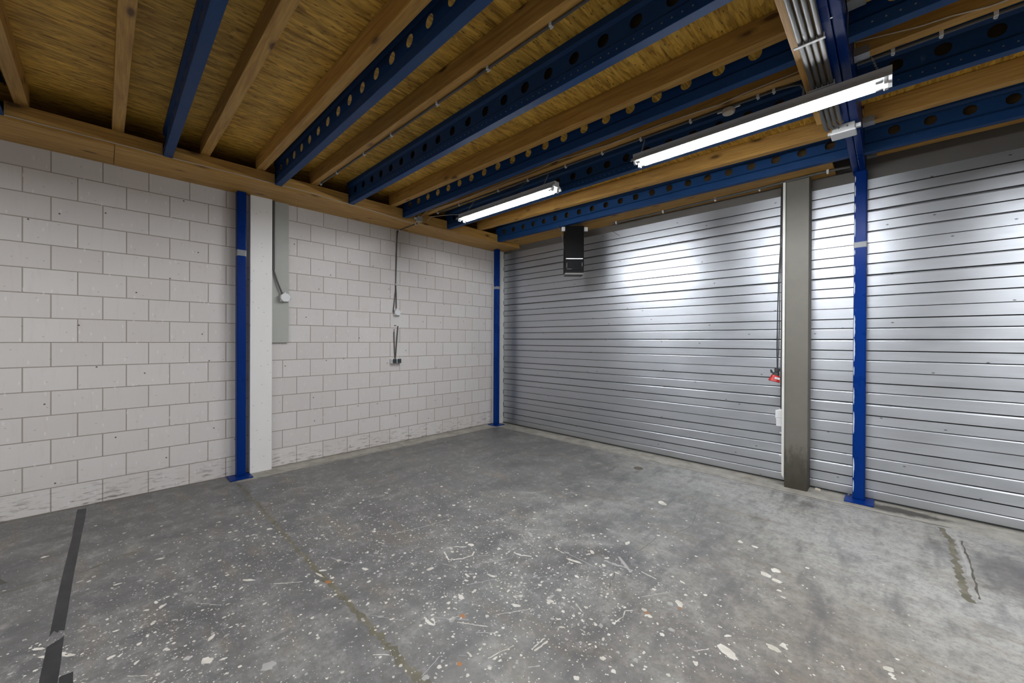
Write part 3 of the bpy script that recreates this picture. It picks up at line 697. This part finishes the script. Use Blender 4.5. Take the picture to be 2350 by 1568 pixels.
# ------------------------------------------------------------------ conduit trunk under the girder
tag(MB().box((-.42,YB+.1,3.245),(-.288,3.82,3.262)).build('timber_batten', M['piney'], bevel=.003), 'timber batten under the beam ends left of the girder, carrying grey conduits', 'batten')
for i, (x, l) in enumerate(((-.372, 'leftmost'), (-.343, 'second from left'), (-.314, 'third from left'), (-.283, 'rightmost, nearest the girder'))):
    o = MB().tube([(x,YB+.1,3.231),(x,3.9-.03*i,3.231),(x+.01,3.95-.03*i,3.235)], .0125, 10).build('conduit', M['conduit'], smooth=True)
    tag(o, 'grey conduit on the timber batten, %s of four' % l, 'conduit', 'four conduits on the timber batten')
for y, l in ((2.69, 'nearer the top edge of the photo'), (3.22, 'just above the larger tube lamp')):
    t = thing('conduit_rail', 'white clip rail across the four conduits, ' + l, 'clip rail', (-.33,y,3.20), 'clip rails across the conduits')
    MB().box((-.402,y-.009,3.2135),(-.262,y+.009,3.2185)).build('rail', M['wplastic'], t)
    for x in (-.3575,-.3285,-.2985,-.268): MB().box((x-.0025,y-.009,3.2185),(x+.0025,y+.009,3.242)).build('saddle', M['wplastic'], t)
# grey junction box at the girder
t = thing('junction_box', 'large grey junction box under the girder near the right blue post', 'junction box', (-.28,4.02,3.20))
MB().box((-.345,3.965,3.205),(-.205,4.085,3.264)).build('body', M['gplastic'], t, bevel=.006)
MB().box((-.352,3.958,3.195),(-.198,4.092,3.207)).build('lid', M['wplastic'], t, bevel=.006)
MB().box((-.205,3.99,3.222),(-.172,4.02,3.25)).build('gland', M['wplastic'], t, bevel=.003)
MB().box((-.372,4.0,3.212),(-.345,4.03,3.236)).build('gland', M['gplastic'], t, bevel=.003)
for x in (-.30,-.25): MB().lathe((x,3.964,3.238),(0,-1,0),[(0,.006),(.003,.006),(.003,0)],10).build('screw', M['darkpipe'], t)

# ------------------------------------------------------------------ things on the left wall
def octbox(label, x, y, z, w, d):
    t = thing('octagonal_box', label, 'junction box', (x,y,z), 'white octagonal boxes on the left wall')
    def ring(r, xx): return [(xx, y+r*math.cos(PI/8+k*PI/4), z+r*math.sin(PI/8+k*PI/4)) for k in range(8)]
    MB().prism(ring(w, x), ring(w, x+d*.75)).build('body', M['wplastic'], t, bevel=.004)
    MB().prism(ring(w*1.06, x+d*.75), ring(w*.98, x+d)).build('lid', M['wplastic'], t, bevel=.004)
    for k in (0, 2, 5, 7): 
        a = k*PI/4
        MB().lathe((x+d*.4,y+w*.9*math.cos(a),z+w*.9*math.sin(a)),(0,math.cos(a),math.sin(a)),[(0,.012),(.018,.012),(.018,0)],10).build('gland', M['wplastic'], t)
    return t
octbox('white octagonal box at the end of a bent grey cable, on the grey panel', -5.425, 1.550, 2.090, .056, .06)
octbox('white octagonal box on the block wall, below the vertical dark cable', XL+.002, 3.105, 1.993, .05, .052)
wire('dark grey conduit beside the white pilaster, running up to the wall plank', [(-5.408,1.428,ZP-.01),(-5.408,1.428,2.42)], .016, 'darkpipe', 'conduit')
wire('bent dark grey cable from the conduit end to the white octagonal box', [(-5.408,1.428,2.425),(-5.406,1.44,2.38),(-5.402,1.468,2.28),(-5.398,1.50,2.19),(-5.40,1.525,2.125)], .010, 'darkpipe')
t = thing('cable', 'long vertical dark cable pair on the block wall, below the cream cable box', 'cable', (XL+.01,3.11,2.1))
MB().tube([(XL+.013,3.128,ZP-.01),(XL+.013,3.112,3.2),(XL+.013,3.10,2.8),(XL+.013,3.088,2.40),(XL+.013,3.075,2.25),(XL+.013,3.062,2.12),(XL+.013,3.048,1.99)], .008, 8).build('strand', M['darkpipe'], t, smooth=True)
MB().tube([(XL+.013,3.110,3.24),(XL+.013,3.094,2.8),(XL+.013,3.090,2.42),(XL+.013,3.098,2.25),(XL+.013,3.100,2.05)], .008, 8).build('strand', M['darkpipe'], t, smooth=True)
for z in (3.06, 2.42): MB().box((XL+.003,3.075,z-.01),(XL+.025,3.088,z+.01)).build('clip', M['wplastic'], t)
t = thing('wall_socket', 'double outdoor socket with two black flaps on the block wall', 'socket', (XL,3.085,1.21))
MB().box((XL+.001,3.0,1.215),(XL+.045,3.165,1.285)).build('housing', M['wplastic'], t, bevel=.005)
for y in (3.055, 3.132):
    MB().box((XL+.045,y-.030,1.220),(XL+.062,y+.030,1.284)).build('flap', M['cover'], t, bevel=.006)
MB().box((XL+.045,3.004,1.232),(XL+.052,3.018,1.27)).build('switch', M['gplastic'], t, bevel=.002)
wire('left of the two short dark cables rising from the double socket', [(XL+.010,3.067,1.735),(XL+.012,3.063,1.69),(XL+.012,3.066,1.55),(XL+.012,3.078,1.33),(XL+.012,3.083,1.287)], .008, 'darkpipe')
wire('right and longer of the two short dark cables rising from the double socket', [(XL+.010,3.130,1.785),(XL+.012,3.125,1.74),(XL+.012,3.108,1.55),(XL+.012,3.092,1.33),(XL+.012,3.092,1.287)], .009, 'darkpipe')
t = thing('cable_clip', 'tiny empty cable clip pair on the block wall above the short cables', 'clip', (XL+.005,3.085,1.79))
for y in (3.075, 3.095): MB().box((XL+.001,y-.005,1.785),(XL+.012,y+.005,1.797)).build('hook', M['darkpipe'], t)

# ------------------------------------------------------------------ black unit under the rim board
YAWC = .76694
fx, fy = -math.sin(YAWC), math.cos(YAWC); rx, ry = math.cos(YAWC), math.sin(YAWC)
bo = Vector((-3.352,4.795,0))
def L(a, b, z): return (bo.x+rx*a+fx*b, bo.y+ry*a+fy*b, z)
def lbox(mb, a0, a1, b0, b1, z0, z1, mi=0):
    return mb.hexa([L(a0,b0,z0),L(a1,b0,z0),L(a1,b1,z0),L(a0,b1,z0),L(a0,b0,z1),L(a1,b0,z1),L(a1,b1,z1),L(a0,b1,z1)], mi)
t = thing('wall_unit', 'tall black box unit hanging under the rim board in front of the left metal door', 'box unit', L(0,.1,2.56))
lbox(MB(), -.138,.138,0,.20,2.575,3.262).build('casing', M['black'], t, bevel=.004)
lbox(MB(), -.134,.134,.006,.195,2.545,2.575).build('bottom_rim', M['darkpipe'], t, bevel=.003)
lbox(MB(), -.126,.122,-.004,0,2.772,2.784).build('silver_strip', M['silver'], t)
lbox(MB(), -.120,.116,-.005,0,2.612,2.766).build('front_panel', M['black'], t, bevel=.004)
for q_ in ((-.116,-.112,2.645,2.715), (.108,.112,2.665,2.725), (-.112,-.04,2.624,2.627)):
    lbox(MB(), q_[0],q_[1],-.0065,-.005,q_[2],q_[3]).build('panel_edge', M['edge'], t)
for a0, a1 in ((-.188,-.138), (.138,.196)): lbox(MB(), a0,a1,.02,.05,3.19,3.25).build('bracket', M['wplastic'], t, bevel=.002)
MB().tube([L(-.26,.06,3.285),L(-.20,.05,3.21),L(-.185,.05,3.15),L(-.155,.06,3.0),L(-.14,.10,2.93)], .004, 6).build('cable', M['darkpipe'], t)

# ------------------------------------------------------------------ electrics on the grey column
wire('dark grey conduit running down the left side of the column between the doors', [(-.862,5.15,3.31),(-.862,5.15,2.0),(-.862,5.15,.83)], .008, 'darkpipe', 'conduit')
t = thing('power_cable', 'hanging black cable with a red industrial plug beside the column', 'cable plug', (-.90,5.14,1.2))
MB().tube([(-.865,5.13,3.26),(-.868,5.125,3.18),(-.872,5.12,2.6),(-.885,5.115,2.3),(-.892,5.11,1.9),(-.895,5.105,1.5),(-.89,5.10,1.28)], .006, 8).build('cord', M['blackrub'], t, smooth=True)
MB().tube([(-.866,5.12,2.6),(-.874,5.115,2.2),(-.876,5.11,1.8),(-.88,5.105,1.45),(-.888,5.10,1.28)], .005, 8).build('cord', M['blackrub'], t, smooth=True)
ax = Vector((-.22,-.12,-1)).normalized(); c0 = Vector((-.884,5.09,1.282))
MB().lathe(c0, ax, [(0,.012),(.0,.026),(.03,.028),(.03,.022),(.045,.022),(.05,.030),(.078,.034)], 18).build('plug_body', M['blackrub'], t, smooth=True)
MB().lathe(c0, ax, [(.078,.034),(.080,.041),(.10,.044),(.145,.056),(.150,.050),(.150,.0)], 18).build('plug_collar', M['red'], t, smooth=True)
fl_ = c0 + ax*.05
MB().hexa([fl_+Vector(v) for v in ((-.055,-.012,.0),(-.028,-.012,-.012),(-.028,.012,-.012),(-.055,.012,.0),(-.058,-.012,.034),(-.046,-.012,.034),(-.046,.012,.034),(-.058,.012,.034))]).build('latch', M['blackrub'], t, bevel=.003)
lc = c0 + ax*.118
n_ = Vector((.55,-.8,.18)).normalized(); sx_ = n_.cross(ax).normalized(); px_ = lc + n_*.0505
lab = MB(); lab.add([px_-sx_*.024-ax*.011, px_+sx_*.024-ax*.011, px_+sx_*.024+ax*.011+n_*.004, px_-sx_*.024+ax*.011+n_*.004], [(0,1,2,3)])
lab.build('rating_label', M['wplastic'], t)
lab = MB(); q_ = px_ + n_*.0028
lab.add([q_-sx_*.010-ax*.003, q_+sx_*.014-ax*.003, q_+sx_*.014+ax*.005, q_-sx_*.010+ax*.005], [(0,1,2,3)])
lab.build('label_print', M['gplastic'], t)
for z0, z1, w, l in ((.735, .822, .062, 'upper of the two white boxes on the side of the grey column'), (.645, .733, .054, 'lower of the two white boxes on the side of the grey column')):
    t = thing('socket_box', l, 'socket', (-.876,5.15,z0), 'white boxes on the grey column')
    MB().box((-.850-w,5.125,z0),(-.850,5.185,z1)).build('body', M['wplastic'], t, bevel=.005)
    if z0 > .7: MB().hexa([(-.892,5.13,z1),(-.852,5.13,z1),(-.852,5.16,z1),(-.892,5.16,z1),(-.876,5.135,z1+.014),(-.858,5.135,z1+.014),(-.858,5.155,z1+.014),(-.876,5.155,z1+.014)]).build('gland', M['wplastic'], t)
for z, l in ((.575, 'upper'), (.322, 'lower')):
    tag(MB().box((-.872,5.135,z-.006),(-.849,5.15,z+.006)).build('wall_plug', M['wplastic'], bevel=.002), 'small white clip on the column edge, %s of the two below the white boxes' % l, 'clip')

# ------------------------------------------------------------------ loose bits on the floor
t = MB(); blob(t, -3.24,-.17,.001,.001,0,0,0)
def tape(label, quad, name='floor_tape'):
    mb = MB(); n = len(quad)
    mb.prism([(x,y,.0004) for x, y in quad], [(x,y,.0016) for x, y in quad])
    return tag(mb.build(name, M['tape']), label, 'tape', 'black tape strips on the floor')
tape('black floor tape strip reaching the foot of the block wall', [(-5.37,-.170),(-5.35,-.112),(-5.05,-.114),(-4.74,-.122),(-4.70,-.124),(-4.69,-.128),(-4.66,-.124),(-4.3,-.132),(-3.84,-.140),(-3.2,-.147),(-3.22,-.165),(-3.20,-.172),(-3.235,-.186),(-3.19,-.199),(-3.6,-.196),(-4.0,-.190),(-4.5,-.178),(-4.70,-.174),(-4.78,-.176)])
tape('black floor tape strip at the bottom left, nearest the viewer', [(-3.14,-.146),(-3.12,-.160),(-3.115,-.168),(-3.087,-.202),(-2.95,-.204),(-2.6,-.208),(-2.3,-.21),(-2.3,-.15),(-2.6,-.147),(-2.9,-.145)])
tape('short black tape end crossing the strip at the bottom edge', [(-2.774,-.1435),(-2.771,-.100),(-2.60,-.096),(-2.60,-.1435)])
tag(MB().lathe((-2.237,4.582,.0),(0,0,1),[(0,.055),(.004,.053),(.005,.0)],20).build('drain_cover', M['iron'], smooth=True), 'small round rusty drain cover in the floor before the left metal door', 'drain cover')
ch = MB().hexa([(-.575,5.24,0),(-.525,5.235,0),(-.522,5.26,0),(-.57,5.262,0),(-.572,5.243,.022),(-.53,5.238,.016),(-.527,5.257,.018),(-.566,5.26,.022)])
tag(ch.build('plaster_chip', M['scrap'], bevel=.003), 'pale chip of plaster on the floor between the column and the right post', 'chip')

# ------------------------------------------------------------------ light
def area(name, loc, sx, sy, power, col=(.95,.975,1.0)):
    l = bpy.data.lights.new(name, 'AREA'); l.shape = 'RECTANGLE'; l.size = sx; l.size_y = sy; l.energy = power; l.color = col
    o = bpy.data.objects.new(name, l); COL.objects.link(o); o.location = loc; return o
for i, (x, y, p) in enumerate(((1.65, 3.22, 80), (-3.0, -1.3, 36), (-.9, -1.3, 40), (1.6, -1.3, 36))):
    area('unseen_fill_light', (x, y, 3.10), 1.5, .13, p)  # unseen fittings added to brighten left wall, near floor and right door
w = bpy.data.worlds.new('World'); S.world = w; w.use_nodes = True
w.node_tree.nodes['Background'].inputs[0].default_value = (.5,.52,.55,1)
w.node_tree.nodes['Background'].inputs[1].default_value = .05

# ------------------------------------------------------------------ camera
F, PITCH, ROLL = 902.0, -.00314, .0045
fw = Vector((-math.sin(YAWC)*math.cos(PITCH), math.cos(YAWC)*math.cos(PITCH), math.sin(PITCH)))
r = Vector((math.cos(YAWC), math.sin(YAWC), 0)); u = r.cross(fw)
r2 = r*math.cos(ROLL)+u*math.sin(ROLL); u2 = -r*math.sin(ROLL)+u*math.cos(ROLL)
cam = bpy.data.cameras.new('camera'); co = bpy.data.objects.new('camera', cam); COL.objects.link(co)
cam.sensor_fit = 'HORIZONTAL'; cam.sensor_width = 36.0; cam.lens = F/2350*36.0; cam.clip_start = .02
m = Matrix(((r2.x,u2.x,-fw.x,0),(r2.y,u2.y,-fw.y,0),(r2.z,u2.z,-fw.z,1.575),(0,0,0,1)))
co.matrix_world = m
S.camera = co
for o in COL.objects:
    if '_o' in o: del o['_o']
cy = S.cycles
cy.max_bounces = 5; cy.diffuse_bounces = 3; cy.glossy_bounces = 2; cy.transmission_bounces = 1
cy.caustics_reflective = False; cy.caustics_refractive = False
cy.use_adaptive_sampling = True; cy.adaptive_threshold = .05
S.view_settings.view_transform = 'Standard'
S.view_settings.look = 'None'
S.view_settings.exposure = 0.32
